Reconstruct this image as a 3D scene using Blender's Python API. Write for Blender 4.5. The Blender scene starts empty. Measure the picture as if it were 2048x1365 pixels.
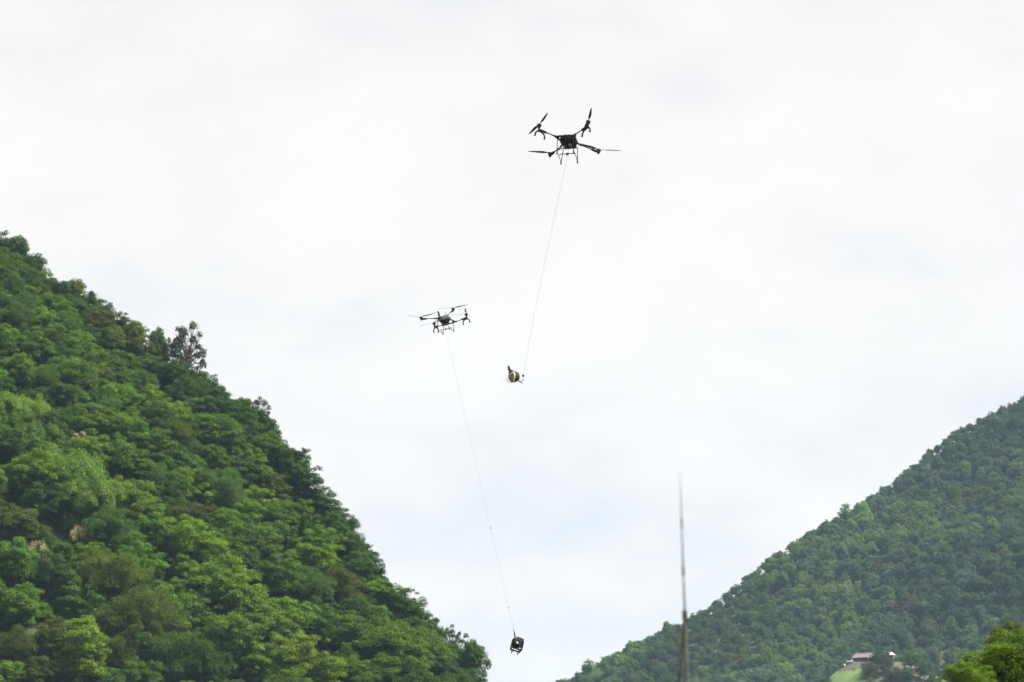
import bpy, math, random
import numpy as np
from mathutils import Vector, Matrix

scn = bpy.context.scene
COL = scn.collection
R = math.radians
random.seed(7)

# ------------------------------------------------------------------ camera
PITCH = R(12.0)
CAM = np.array((0.0, 0.0, 1.6))
F = 7777.0                                  # focal length in pixels of the 2048 px wide frame
cam_d = bpy.data.cameras.new('camera')
cam = bpy.data.objects.new('camera', cam_d)
COL.objects.link(cam)
cam.location = CAM
cam.rotation_euler = (math.pi / 2 + PITCH, 0, 0)
cam_d.sensor_width = 36
cam_d.lens = 36 * F / 2048
cam_d.clip_end = 30000
cam_d.clip_start = 0.5
cam_d.dof.use_dof = True
cam_d.dof.focus_distance = 140
cam_d.dof.aperture_fstop = 4.5
scn.camera = cam

# ------------------------------------------------------------------ light
SUN_EL, SUN_AZ = R(54), R(100)               # azimuth from +Y (view) towards +X (right)
EXPOSURE = 3.1
w = bpy.data.worlds.new('World')
scn.world = w
w.use_nodes = True
nt = w.node_tree
N, L = nt.nodes, nt.links
N.clear()
out = N.new('ShaderNodeOutputWorld')
bg = N.new('ShaderNodeBackground')
bg.inputs['Strength'].default_value = 0.1
sky = N.new('ShaderNodeTexSky')
sky.sky_type = 'NISHITA'
sky.sun_disc = False
sky.sun_elevation = SUN_EL
sky.sun_rotation = SUN_AZ
geo = N.new('ShaderNodeTexCoord')
# stretch the cloud pattern sideways the way layered cloud lies
mp = N.new('ShaderNodeMapping')
mp.inputs['Scale'].default_value = (1.0, 1.0, 2.1)
mp.inputs['Location'].default_value = (-0.2544, -1.2613, -2.8711)
L.new(geo.outputs['Generated'], mp.inputs['Vector'])
n1 = N.new('ShaderNodeTexNoise')
n1.inputs['Scale'].default_value = 9.0
n1.inputs['Detail'].default_value = 6.0
n1.inputs['Roughness'].default_value = 0.48
L.new(mp.outputs['Vector'], n1.inputs['Vector'])
n2 = N.new('ShaderNodeTexNoise')
n2.inputs['Scale'].default_value = 26.0
n2.inputs['Detail'].default_value = 5.0
n2.inputs['Roughness'].default_value = 0.5
L.new(mp.outputs['Vector'], n2.inputs['Vector'])
mixn = N.new('ShaderNodeMix')
mixn.data_type = 'FLOAT'
mixn.inputs['Factor'].default_value = 0.42
L.new(n1.outputs['Fac'], mixn.inputs['A'])
L.new(n2.outputs['Fac'], mixn.inputs['B'])
ramp = N.new('ShaderNodeValToRGB')
cr = ramp.color_ramp
cr.elements[0].position = 0.30
cr.elements[0].color = (0.72, 0.735, 0.755, 1)
cr.elements[1].position = 0.62
cr.elements[1].color = (0.965, 0.908, 0.852, 1)
e = cr.elements.new(0.42); e.color = (0.85, 0.81, 0.78, 1)
e = cr.elements.new(0.50); e.color = (0.920, 0.868, 0.815, 1)
# the layer closes overhead and breaks up a little towards the horizon
sep = N.new('ShaderNodeSeparateXYZ')
L.new(geo.outputs['Generated'], sep.inputs['Vector'])
lift = N.new('ShaderNodeMapRange')
lift.inputs['From Min'].default_value = 0.12
lift.inputs['From Max'].default_value = 0.27
lift.inputs['To Min'].default_value = -0.035
lift.inputs['To Max'].default_value = 0.045
L.new(sep.outputs['Z'], lift.inputs['Value'])
addn = N.new('ShaderNodeMath')
L.new(mixn.outputs['Result'], addn.inputs[0])
L.new(lift.outputs['Result'], addn.inputs[1])
L.new(addn.outputs['Value'], ramp.inputs['Fac'])
sc = N.new('ShaderNodeVectorMath')
sc.operation = 'SCALE'
SKY_GAIN = 10.0 * 1.0 / (2 ** EXPOSURE)
sc.inputs['Scale'].default_value = SKY_GAIN
L.new(ramp.outputs['Color'], sc.inputs[0])
mixc = N.new('ShaderNodeMix')
mixc.data_type = 'RGBA'
mixc.inputs['Factor'].default_value = 0.975   # near-closed cloud layer over the clear sky
L.new(sky.outputs['Color'], mixc.inputs['A'])
L.new(sc.outputs['Vector'], mixc.inputs['B'])
L.new(mixc.outputs['Result'], bg.inputs['Color'])
L.new(bg.outputs['Background'], out.inputs['Surface'])

sun_d = bpy.data.lights.new('sun', 'SUN')
sun_d.energy = 1.5
sun_d.angle = R(26)
sun_d.color = (1.0, 0.965, 0.91)
sun = bpy.data.objects.new('sun', sun_d)
COL.objects.link(sun)
sdir = Vector((math.sin(SUN_AZ) * math.cos(SUN_EL), math.cos(SUN_AZ) * math.cos(SUN_EL), math.sin(SUN_EL)))
sun.rotation_euler = sdir.to_track_quat('Z', 'Y').to_euler()

vs = scn.view_settings
vs.view_transform = 'Standard'
vs.look = 'None'
vs.exposure = EXPOSURE
vs.gamma = 1
vs.use_curve_mapping = False
scn.render.engine = 'CYCLES'
cy = scn.cycles
cy.max_bounces = 6
cy.diffuse_bounces = 3
cy.transmission_bounces = 3
cy.volume_bounces = 1
cy.use_denoising = True

# ------------------------------------------------------------------ view geometry
FW = np.array((0, math.cos(PITCH), math.sin(PITCH)))
UP = np.array((0, -math.sin(PITCH), math.cos(PITCH)))
RT = np.array((1.0, 0, 0))


def at(px, py, d):
    """the place seen at a pixel of the 2048 px photograph, d metres ahead"""
    return CAM + d * (FW + RT * (px - 1024) / F + UP * (682.5 - py) / F)


def seen(p):
    v = np.asarray(p, float) - CAM
    d = v @ FW
    return 1024 + F * (v @ RT) / d, 682.5 - F * (v @ UP) / d, d


# ------------------------------------------------------------------ helpers
def tag(o, label=None, cat=None, group=None, kind=None):
    if label: o['label'] = label
    if cat: o['category'] = cat
    if group: o['group'] = group
    if kind: o['kind'] = kind
    return o


def empty(name, loc, rz=0.0):
    o = bpy.data.objects.new(name, None)
    o.empty_display_size = 0.3
    COL.objects.link(o)
    o.location = loc
    o.rotation_euler = (0, 0, rz)
    return o


def link(name, me, parent=None):
    o = bpy.data.objects.new(name, me)
    COL.objects.link(o)
    if parent is not None:
        o.parent = parent
    return o


class MB:
    """collects boxes, tubes and turned shapes into one mesh"""

    def __init__(self):
        self.v, self.f = [], []

    def add(self, vs_, fs):
        k = len(self.v)
        self.v += [tuple(map(float, q)) for q in vs_]
        self.f += [tuple(i + k for i in q) for q in fs]
        return self

    def box(self, c, s, taper=1.0, rot=None):
        c = Vector(c)
        pts = []
        for z in (-1, 1):
            t = taper if z > 0 else 1.0
            for x, y in ((-1, -1), (1, -1), (1, 1), (-1, 1)):
                q = Vector((x * s[0] / 2 * t, y * s[1] / 2 * t, z * s[2] / 2))
                if rot is not None:
                    q = rot @ q
                pts.append(c + q)
        return self.add(pts, [(3, 2, 1, 0), (4, 5, 6, 7), (0, 1, 5, 4), (1, 2, 6, 5), (2, 3, 7, 6), (3, 0, 4, 7)])

    def tube(self, pts, rad, n=8, cap=True):
        pts = [Vector(p) for p in pts]
        if not hasattr(rad, '__len__'):
            rad = [rad] * len(pts)
        prev = None
        vs_, fs = [], []
        for i, p in enumerate(pts):
            a = pts[max(i - 1, 0)]
            b = pts[min(i + 1, len(pts) - 1)]
            t = (b - a).normalized()
            if prev is None:
                s = t.orthogonal().normalized()
            else:
                s = (prev - t * prev.dot(t)).normalized()
            prev = s
            u = t.cross(s)
            for k in range(n):
                an = 2 * math.pi * k / n
                vs_.append(p + (s * math.cos(an) + u * math.sin(an)) * rad[i])
        for i in range(len(pts) - 1):
            for k in range(n):
                k2 = (k + 1) % n
                fs.append((i * n + k, i * n + k2, (i + 1) * n + k2, (i + 1) * n + k))
        if cap:
            fs.append(tuple(range(n - 1, -1, -1)))
            m = (len(pts) - 1) * n
            fs.append(tuple(range(m, m + n)))
        return self.add(vs_, fs)

    def ball(self, c, r, n=10, m=7):
        r = r if hasattr(r, '__len__') else (r, r, r)
        vs_, fs = [], []
        for i in range(m + 1):
            th = math.pi * i / m
            for k in range(n):
                an = 2 * math.pi * k / n
                vs_.append((c[0] + r[0] * math.sin(th) * math.cos(an), c[1] + r[1] * math.sin(th) * math.sin(an), c[2] + r[2] * math.cos(th)))
        for i in range(m):
            for k in range(n):
                k2 = (k + 1) % n
                fs.append((i * n + k, (i + 1) * n + k, (i + 1) * n + k2, i * n + k2))
        return self.add(vs_, fs)

    def mesh(self, name, mat, smooth=False):
        me = bpy.data.meshes.new(name)
        me.from_pydata(self.v, [], self.f)
        me.validate()
        if mat: me.materials.append(mat)
        if smooth:
            me.polygons.foreach_set('use_smooth', [True] * len(me.polygons))
        me.update()
        return me

    def build(self, name, mat, parent=None, smooth=False, bevel=0.0):
        o = link(name, self.mesh(name, mat, smooth), parent)
        if bevel:
            b = o.modifiers.new('bevel', 'BEVEL')
            b.width = bevel
            b.segments = 2
            b.limit_method = 'ANGLE'
        return o


# ------------------------------------------------------------------ materials
def mat(name, col, rough=0.6, metal=0.0, noise=0.0, scale=20.0, col2=None, bump=0.0, spec=None):
    m = bpy.data.materials.new(name)
    m.use_nodes = True
    n, l = m.node_tree.nodes, m.node_tree.links
    p = n['Principled BSDF']
    p.inputs['Roughness'].default_value = rough
    p.inputs['Metallic'].default_value = metal
    if spec is not None:
        p.inputs['Specular IOR Level'].default_value = spec
    c = (*col, 1)
    p.inputs['Base Color'].default_value = c
    if noise or col2:
        tc = n.new('ShaderNodeTexCoord')
        nz = n.new('ShaderNodeTexNoise')
        nz.inputs['Scale'].default_value = scale
        nz.inputs['Detail'].default_value = 6
        l.new(tc.outputs['Object'], nz.inputs['Vector'])
        rp = n.new('ShaderNodeValToRGB')
        a = col2 if col2 else tuple(x * (1 - noise) for x in col)
        b = col if col2 else tuple(min(1, x * (1 + noise)) for x in col)
        rp.color_ramp.elements[0].position = 0.35
        rp.color_ramp.elements[1].position = 0.65
        rp.color_ramp.elements[0].color = (*a, 1)
        rp.color_ramp.elements[1].color = (*b, 1)
        l.new(nz.outputs['Fac'], rp.inputs['Fac'])
        l.new(rp.outputs['Color'], p.inputs['Base Color'])
        if bump:
            bp = n.new('ShaderNodeBump')
            bp.inputs['Strength'].default_value = bump
            l.new(nz.outputs['Fac'], bp.inputs['Height'])
            l.new(bp.outputs['Normal'], p.inputs['Normal'])
    return m


def leaf_material():
    m = bpy.data.materials.new('leaves')
    m.use_nodes = True
    n, l = m.node_tree.nodes, m.node_tree.links
    n.clear()
    o = n.new('ShaderNodeOutputMaterial')
    at_ = n.new('ShaderNodeAttribute')
    at_.attribute_type = 'INSTANCER'
    at_.attribute_name = 'tint'
    lv = n.new('ShaderNodeAttribute')
    lv.attribute_type = 'GEOMETRY'
    lv.attribute_name = 'leafvar'
    # each leaf a little lighter, darker, yellower than the next
    hs = n.new('ShaderNodeHueSaturation')
    mr = n.new('ShaderNodeMapRange')
    mr.inputs['To Min'].default_value = 0.66
    mr.inputs['To Max'].default_value = 1.34
    l.new(lv.outputs['Fac'], mr.inputs['Value'])
    l.new(mr.outputs['Result'], hs.inputs['Value'])
    mh = n.new('ShaderNodeMapRange')
    mh.inputs['To Min'].default_value = 0.512
    mh.inputs['To Max'].default_value = 0.488
    l.new(lv.outputs['Fac'], mh.inputs['Value'])
    l.new(mh.outputs['Result'], hs.inputs['Hue'])
    l.new(at_.outputs['Color'], hs.inputs['Color'])
    d = n.new('ShaderNodeBsdfPrincipled')
    d.inputs['Roughness'].default_value = 0.55
    d.inputs['Specular IOR Level'].default_value = 0.12
    l.new(hs.outputs['Color'], d.inputs['Base Color'])
    t = n.new('ShaderNodeBsdfTranslucent')
    tc = n.new('ShaderNodeMix')
    tc.data_type = 'RGBA'
    tc.blend_type = 'MULTIPLY'
    tc.inputs['Factor'].default_value = 1
    tc.inputs['B'].default_value = (1.1, 1.25, 0.6, 1)
    l.new(hs.outputs['Color'], tc.inputs['A'])
    l.new(tc.outputs['Result'], t.inputs['Color'])
    mx = n.new('ShaderNodeMixShader')
    mx.inputs['Fac'].default_value = 0.36
    l.new(d.outputs['BSDF'], mx.inputs[1])
    l.new(t.outputs['BSDF'], mx.inputs[2])
    l.new(mx.outputs['Shader'], o.inputs['Surface'])
    return m


M = {
    'leaf': leaf_material(),
    'bark': mat('bark', (0.06, 0.048, 0.036), 0.9, noise=0.5, scale=6, bump=0.4),
    'soil': mat('hill_soil', (0.026, 0.045, 0.014), 0.95, scale=0.15, col2=(0.032, 0.036, 0.016)),
    'valley': mat('valley_ground', (0.07, 0.10, 0.035), 0.95, scale=0.02, col2=(0.11, 0.10, 0.06)),
    'scrub': mat('dry_scrub', (0.060, 0.050, 0.028), 0.95, scale=0.4, col2=(0.036, 0.046, 0.020)),
    'grass': mat('grass', (0.075, 0.135, 0.022), 0.9, scale=0.35, col2=(0.10, 0.155, 0.026)),
    'earth': mat('bare_earth', (0.070, 0.054, 0.034), 0.95, scale=0.5, col2=(0.045, 0.048, 0.021)),
    'carbon': mat('carbon_black', (0.006, 0.006, 0.007), 0.65, noise=0.3, scale=30, spec=0.2),
    'plastic': mat('dark_plastic', (0.008, 0.008, 0.0085), 0.65, noise=0.3, scale=15, spec=0.2),
    'grey': mat('grey_casing', (0.028, 0.028, 0.027), 0.6, noise=0.15, scale=12),
    'pale': mat('pale_casing', (0.12, 0.12, 0.122), 0.5, noise=0.1, scale=12),
    'alloy': mat('alloy', (0.33, 0.34, 0.35), 0.4, metal=0.6, noise=0.1),
    'cable': mat('steel_cable', (0.36, 0.36, 0.35), 0.6, noise=0.1, scale=40),
    'sackcloth': mat('olive_sackcloth', (0.028, 0.027, 0.016), 0.9, scale=9, col2=(0.018, 0.018, 0.012), bump=0.5),
    'tan': mat('tan_cloth', (0.27, 0.195, 0.14), 0.9, scale=7, col2=(0.18, 0.13, 0.09), bump=0.4),
    'cream': mat('cream_band', (0.5, 0.44, 0.36), 0.85, noise=0.1, scale=20),
    'iron': mat('black_iron', (0.006, 0.0055, 0.0055), 0.7, noise=0.4, scale=12, spec=0.15),
    'oxblood': mat('dark_red_paint', (0.012, 0.005, 0.005), 0.6, noise=0.3, scale=6, spec=0.2),
    'white': mat('white_paint', (0.78, 0.78, 0.80), 0.5, noise=0.05),
    'lilac': mat('pale_lilac_cover', (0.66, 0.63, 0.76), 0.6, noise=0.08),
    'pinkwire': mat('copper_pink_tube', (0.48, 0.25, 0.21), 0.4, noise=0.1),
    'rubber': mat('green_black_rubber', (0.014, 0.015, 0.009), 0.8, noise=0.2),
    'polebrown': mat('weathered_brown_pole', (0.026, 0.021, 0.017), 0.85, noise=0.4, scale=30),
    'polelilac': mat('pale_metal_pole', (0.13, 0.12, 0.15), 0.6, noise=0.1, scale=30),
    'tinroof': mat('faded_red_tin', (0.125, 0.088, 0.088), 0.6, scale=1.4, col2=(0.10, 0.075, 0.074)),
    'palesheet': mat('pale_sheet', (0.5, 0.5, 0.47), 0.6, noise=0.08, scale=3),
    'timber': mat('grey_timber', (0.10, 0.085, 0.085), 0.85, noise=0.35, scale=2),
    'dark': mat('dark_opening', (0.02, 0.02, 0.022), 0.9),
    'stone': mat('grey_stone', (0.33, 0.31, 0.32), 0.9, noise=0.3, scale=3),
}

# leaf tints (linear base colours)
TINT = {
    'L': (0.124, 0.196, 0.012),   # lime
    'B': (0.094, 0.166, 0.013),   # bright green
    'M': (0.071, 0.128, 0.014),   # mid green
    'G': (0.063, 0.107, 0.022),   # grey green
    'D': (0.045, 0.085, 0.014),   # dark green
    'O': (0.074, 0.098, 0.015),   # olive
    'W': (0.065, 0.078, 0.017),   # brown olive
    'P': (0.40, 0.35, 0.22),      # dry plumes
    'S': (0.027, 0.048, 0.018),
}
WORD = {'L': 'lime green', 'B': 'bright green', 'M': 'mid green', 'G': 'grey green', 'D': 'dark green',
        'O': 'olive green', 'W': 'brownish olive', 'P': 'straw coloured', 'S': 'dark green'}

# ------------------------------------------------------------------ terrain
def vnoise(x, y, s, seed):
    """smooth value noise"""
    x = np.asarray(x, float) / s + seed * 17.3
    y = np.asarray(y, float) / s + seed * 9.7
    i, j = np.floor(x), np.floor(y)
    fx, fy = x - i, y - j
    fx = fx * fx * (3 - 2 * fx)
    fy = fy * fy * (3 - 2 * fy)

    def h(a, b):
        v = np.sin(a * 127.1 + b * 311.7 + seed * 74.7) * 43758.5453
        return v - np.floor(v)
    return (h(i, j) * (1 - fx) + h(i + 1, j) * fx) * (1 - fy) + (h(i, j + 1) * (1 - fx) + h(i + 1, j + 1) * fx) * fy - 0.5


class Hill:
    """a spur: a crest line running across the view, a face towards the valley, a steeper back"""

    def __init__(self, A, B, front, sil, treetop, back, rough, sign):
        A, B, C3 = at(*A), at(*B), at(*front)
        self.o = B[:2]
        t = (A - B)[:2]
        self.t = t / np.linalg.norm(t)
        n = np.array((self.t[1], -self.t[0]))
        if n[1] < 0: n = -n
        self.n = n
        Mx = np.array([(A - B)[:2], (C3 - B)[:2]])
        bc = np.linalg.solve(Mx, np.array([(A - B)[2], (C3 - B)[2]]))
        self.g = bc @ n
        self.back, self.rough = back, rough
        ts, zs = [], []
        for px, py in sil:
            # where the column px crosses the crest line in plan
            r2 = (FW + RT * (px - 1024) / F + UP * (682.5 - py) / F)
            m = np.array([[r2[0], -self.t[0]], [r2[1], -self.t[1]]])
            k = np.linalg.solve(m, self.o - CAM[:2])
            ts.append(k[1])
            zs.append(CAM[2] + k[0] * r2[2] - treetop)
        od = np.argsort(ts)
        self.ts, self.zs = np.array(ts)[od], np.array(zs)[od]

    def __call__(self, X, Y):
        X, Y = np.asarray(X, float), np.asarray(Y, float)
        dx, dy = X - self.o[0], Y - self.o[1]
        t = dx * self.t[0] + dy * self.t[1]
        s = dx * self.n[0] + dy * self.n[1]
        zc = np.interp(t, self.ts, self.zs)
        k0 = (self.zs[2] - self.zs[0]) / (self.ts[2] - self.ts[0])
        k1 = (self.zs[-1] - self.zs[-3]) / (self.ts[-1] - self.ts[-3])
        zc = np.where(t < self.ts[0], self.zs[0] + (t - self.ts[0]) * k0, zc)
        ext = np.maximum(t - self.ts[-1], 0)
        zc = np.where(ext > 0, self.zs[-1] + k1 * 160 * (1 - np.exp(-ext / 160)), zc)
        z = zc + self.g * s - np.where(s > 0, (self.back + self.g) * (np.sqrt(s * s + 9) - 3), 0)
        a = self.rough
        fade = np.clip(-s / (6 * a), 0, 1)
        if self.rough > 5:                      # spurs and gullies running down the face
            tw = t + 70 * vnoise(X, Y, 150, 7)
            z = z + np.clip(-s / 90, 0, 1) * 34 * (np.abs(vnoise(tw, s * 0.12, 95, 8)) - 0.2)
        z = z + fade * (a * 2.2 * vnoise(X, Y, a * 16, 1) + a * 1.1 * vnoise(X, Y, a * 6, 2))
        return z


hillL = Hill((0, 465, 720), (965, 1365, 610), (0, 1365, 560),
             [(-150, 400), (0, 470), (60, 510), (150, 560), (230, 612), (290, 665), (340, 722), (400, 748), (440, 782), (500, 820), (560, 880), (590, 930),
              (650, 1022), (720, 1085), (760, 1140), (800, 1204), (860, 1268), (920, 1300), (965, 1330), (1010, 1400)],
             6.0, 0.8, 3.0, 1)
hillR = Hill((2048, 795, 2100), (1100, 1365, 1800), (2048, 1365, 1600),
             [(1000, 1425), (1100, 1368), (1180, 1333), (1250, 1293), (1350, 1243), (1420, 1210), (1470, 1175), (1540, 1113), (1620, 1063), (1700, 1018),
              (1770, 975), (1830, 930), (1880, 883), (1960, 833), (2030, 805), (2048, 792), (2200, 690)],
             5.8, 0.6, 9.0, -1)


def hit(hill, px, py, d0, d1):
    """distance at which the line of sight through a pixel meets the hill, or None"""
    d = np.arange(d0, d1, 1.0)
    r = FW + RT * (px - 1024) / F + UP * (682.5 - py) / F
    P = CAM + d[:, None] * r
    below = P[:, 2] < hill(P[:, 0], P[:, 1])
    k = np.argmax(below)
    return float(d[k]) if below[k] else None


def sheet(name, hill, x0, x1, y0, y1, st, m, extra=None):
    xs, ys = np.arange(x0, x1 + st, st), np.arange(y0, y1 + st, st)
    X, Y = np.meshgrid(xs, ys)
    Z = np.maximum(hill(X, Y), -4.0)
    if extra is not None: Z = extra(X, Y, Z)
    v = np.stack([X, Y, Z], -1).reshape(-1, 3)
    nx, ny = len(xs), len(ys)
    i = np.arange(nx * ny).reshape(ny, nx)
    f = np.stack([i[:-1, :-1], i[:-1, 1:], i[1:, 1:], i[1:, :-1]], -1).reshape(-1, 4)
    me = bpy.data.meshes.new(name)
    me.vertices.add(len(v)); me.vertices.foreach_set('co', v.ravel())
    me.loops.add(f.size); me.loops.foreach_set('vertex_index', f.ravel())
    me.polygons.add(len(f)); me.polygons.foreach_set('loop_start', np.arange(0, f.size, 4))
    me.polygons.foreach_set('use_smooth', np.ones(len(f), bool))
    me.update(calc_edges=True)
    me.materials.append(m)
    return link(name, me)


tag(MB().add([(-6000, -3000, 0), (6000, -3000, 0), (6000, 8000, 0), (-6000, 8000, 0)], [(0, 1, 2, 3)]).build('ground', M['valley']),
    'flat valley floor below the two wooded hills', kind='structure')
tag(sheet('hillside', hillL, -420, 130, 380, 980, 4, M['soil']), 'steep wooded slope rising to the left of the valley', kind='structure')
tag(sheet('far_hillside', hillR, -80, 720, 1150, 2700, 10, M['soil']), 'hazy wooded mountainside rising to the right', kind='structure')

# the knoll with the farmhouse, a spur in front of the far hillside
KD = 1500.0
K0 = at(1752, 1327, KD)                      # where the house stands


def knoll_z(X, Y):
    dx, dy = X - K0[0], Y - K0[1]
    # left flank falls away in a curve, right flank runs level into the hillside
    left = np.where(dx < -7.5, ((-dx - 7.5) / 13.5) ** 1.55 * 8.5, 0)
    front = np.where(dy < -5, (-dy - 5) * 0.55, 0)
    back = np.where(dy > 14, (dy - 14) * 0.5, 0)
    right = np.where(dx > 12, (dx - 12) * 0.5, 0)
    return K0[2] - left - front - back - right


def knoll_sheet():
    o = sheet('knoll', knoll_z, K0[0] - 60, K0[0] + 60, K0[1] - 100, K0[1] + 120, 2, M['earth'])
    return o


tag(knoll_sheet(), 'bare brown earth bank under the farmhouse', kind='structure')


def grass_field():
    b = MB()
    xs, ys = np.arange(-48, -2.5, 1.5), np.arange(-60, -3, 1.5)
    X, Y = np.meshgrid(xs + K0[0], ys + K0[1])
    Z = knoll_z(X, Y) + 0.12
    keep = Z < K0[2] - 3.3 + 0.5 * vnoise(X, Y, 4, 5)
    idx = np.arange(X.size).reshape(X.shape)
    b.v = [tuple(q) for q in np.stack([X, Y, Z], -1).reshape(-1, 3)]
    for j in range(X.shape[0] - 1):
        for i in range(X.shape[1] - 1):
            if keep[j:j + 2, i:i + 2].all():
                b.f.append((int(idx[j, i]), int(idx[j, i + 1]), int(idx[j + 1, i + 1]), int(idx[j + 1, i])))
    return b.build('grass_field', M['grass'], smooth=True)


tag(grass_field(), 'bright green grass field on the rounded knoll below the farmhouse', kind='structure')

# bare slope cleared in the far wood
BARE = [(1872, 1300), (1904, 1292), (1908, 1306), (1888, 1332), (1872, 1338), (1866, 1318)]


def in_bare(px, py):
    c = False
    j = len(BARE) - 1
    for i in range(len(BARE)):
        (xi, yi), (xj, yj) = BARE[i], BARE[j]
        if (yi > py) != (yj > py) and px < (xj - xi) * (py - yi) / (yj - yi) + xi:
            c = not c
        j = i
    return c


# ------------------------------------------------------------------ foliage
TRUNK_H = 1.12           # crown centre above the foot of the tree, in crown radii


def unit(a):
    return a / np.maximum(np.linalg.norm(a, axis=-1, keepdims=True), 1e-9)


def leaf_mesh(name, pos, axis, nrm, Ln, Wd, var):
    axis = unit(axis)
    side = unit(np.cross(axis, nrm))
    nr = np.cross(side, axis)
    n = len(pos)
    V = np.empty((n, 4, 3))
    V[:, 0] = pos - axis * Ln[:, None] * 0.5
    V[:, 1] = pos + side * Wd[:, None] * 0.5 - nr * Wd[:, None] * 0.16
    V[:, 2] = pos + axis * Ln[:, None] * 0.5 + np.array((0, 0, -1)) * Ln[:, None] * 0.12
    V[:, 3] = pos - side * Wd[:, None] * 0.5 - nr * Wd[:, None] * 0.16
    me = bpy.data.meshes.new(name)
    me.vertices.add(n * 4); me.vertices.foreach_set('co', V.ravel())
    me.loops.add(n * 4); me.loops.foreach_set('vertex_index', np.arange(n * 4))
    me.polygons.add(n); me.polygons.foreach_set('loop_start', np.arange(0, n * 4, 4))
    a = me.attributes.new('leafvar', 'FLOAT', 'FACE')
    a.data.foreach_set('value', var)
    me.update(calc_edges=True)
    me.materials.append(M['leaf'])
    return me


def make_species(kind, seed):
    """crown and trunk of one tree, crown radius 1, foot at the origin"""
    g = np.random.default_rng(seed)
    cz = TRUNK_H
    C, Rr, fl = [], [], []
    if kind == 'broad':
        env = np.array((1.0, 1.0, 0.92)) * g.uniform(0.92, 1.06, 3)
        nc, rr, flat, lo, total, Lm, Wm = 100, (0.10, 0.27), 0.58, -0.85, 26000, 0.054, 0.031
    elif kind == 'lush':
        env = np.array((1.0, 1.0, 0.92)) * g.uniform(0.92, 1.06, 3)
        nc, rr, flat, lo, total, Lm, Wm = 70, (0.12, 0.26), 0.65, -0.85, 52000, 0.036, 0.022
    elif kind == 'drape':
        env = np.array((1.0, 1.0, 0.85)) * g.uniform(0.92, 1.08, 3)
        nc, rr, flat, lo, total, Lm, Wm = 52, (0.14, 0.30), 1.05, -0.8, 38000, 0.042, 0.020
    elif kind == 'feather':
        env = np.array((0.98, 0.98, 0.98)) * g.uniform(0.92, 1.06, 3)
        nc, rr, flat, lo, total, Lm, Wm = 72, (0.11, 0.28), 0.85, -0.8, 24000, 0.084, 0.016
    elif kind == 'dense':
        env = np.array((0.86, 0.86, 1.05)) * g.uniform(0.92, 1.06, 3)
        nc, rr, flat, lo, total, Lm, Wm = 40, (0.15, 0.30), 0.8, -0.8, 14000, 0.070, 0.045
    elif kind == 'spire':
        env = np.array((0.62, 0.62, 1.35))
        nc, rr, flat, lo, total, Lm, Wm = 34, (0.14, 0.26), 0.6, -0.8, 7000, 0.085, 0.05
    elif kind == 'airy':
        env = np.array((1.0, 1.0, 0.9))
        nc, rr, flat, lo, total, Lm, Wm = 36, (0.10, 0.22), 0.6, -0.6, 3600, 0.085, 0.045
    else:   # plume
        env = np.array((0.9, 0.9, 0.75))
        nc, rr, flat, lo, total, Lm, Wm = 16, (0.16, 0.30), 1.0, -0.3, 800, 0.17, 0.03
    # a lopsided outline: the radius changes with bearing
    ph = g.uniform(0, 6.28, 3)
    nsub = 1 if kind in ('spire', 'airy', 'plume') else int(g.integers(3, 6))
    sub, subr = [np.zeros(3)], [1.0]
    if nsub > 1:
        a0 = g.uniform(0, 6.28)
        sub, subr = [np.array((0, 0, g.uniform(-0.05, 0.12)))], [g.uniform(0.70, 0.80)]
        for j in range(nsub - 1):
            a1 = a0 + 2 * math.pi * j / (nsub - 1) + g.uniform(-0.5, 0.5)
            rr2 = g.uniform(0.36, 0.60)
            dd = g.uniform(0.42, 0.62)
            sub.append(np.array((math.cos(a1) * dd, math.sin(a1) * dd, g.uniform(-0.38, 0.34))))
            subr.append(rr2)
    pick = g.choice(len(sub), nc, p=np.array(subr) ** 2 / np.sum(np.array(subr) ** 2))
    for i in range(nc):
        z = lo + (1 - lo) * ((i + 0.5) / nc) ** 0.9
        an = i * 2.399963 + g.uniform(-0.5, 0.5)
        h = math.sqrt(max(0.0, 1 - min(1, abs(z)) ** 2))
        lob = 1 + 0.20 * math.sin(2 * an + ph[0]) + 0.13 * math.sin(3 * an + ph[1])
        r = g.uniform(*rr)
        k = g.uniform(0.60, 0.95)
        if kind == 'spire':
            h = max(0.0, (1 - z) / 1.9)
        c = np.array((math.cos(an) * h * lob, math.sin(an) * h * lob, z)) * env * k
        c = sub[pick[i]] * env + c * subr[pick[i]] / (0.9 if nsub > 1 else 1.0)
        C.append(c); Rr.append(r * (0.86 if nsub > 1 else 1)); fl.append(flat * g.uniform(0.8, 1.2))
    if kind not in ('airy', 'plume'):
        for i in range(7):
            C.append(g.normal(0, 0.22, 3) * env); Rr.append(g.uniform(0.32, 0.45)); fl.append(0.9)
    C, Rr, fl = np.array(C), np.array(Rr), np.array(fl)
    cnt = np.maximum((Rr ** 2 / (Rr ** 2).sum() * total).astype(int), 8)
    idx = np.repeat(np.arange(len(C)), cnt)
    n = len(idx)
    qz = g.uniform(-0.6, 1, n)
    qa = g.uniform(0, 2 * math.pi, n)
    qh = np.sqrt(1 - qz ** 2)
    q = np.stack([qh * np.cos(qa), qh * np.sin(qa), qz], -1)
    # ragged clumps: the shell swells and shrinks
    sh = g.uniform(0.62, 1.08, n) * (1 + 0.18 * np.sin(qa * 3 + idx) * qh)
    stray = g.random(n) < 0.06
    sh = np.where(stray, sh * g.uniform(1.05, 1.35, n), sh)
    fv = np.stack([np.ones(n), np.ones(n), fl[idx]], -1)
    pos = C[idx] + q * fv * (Rr[idx] * sh)[:, None]
    o = unit(q / fv)
    rnd = unit(g.normal(0, 1, (n, 3)))
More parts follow.
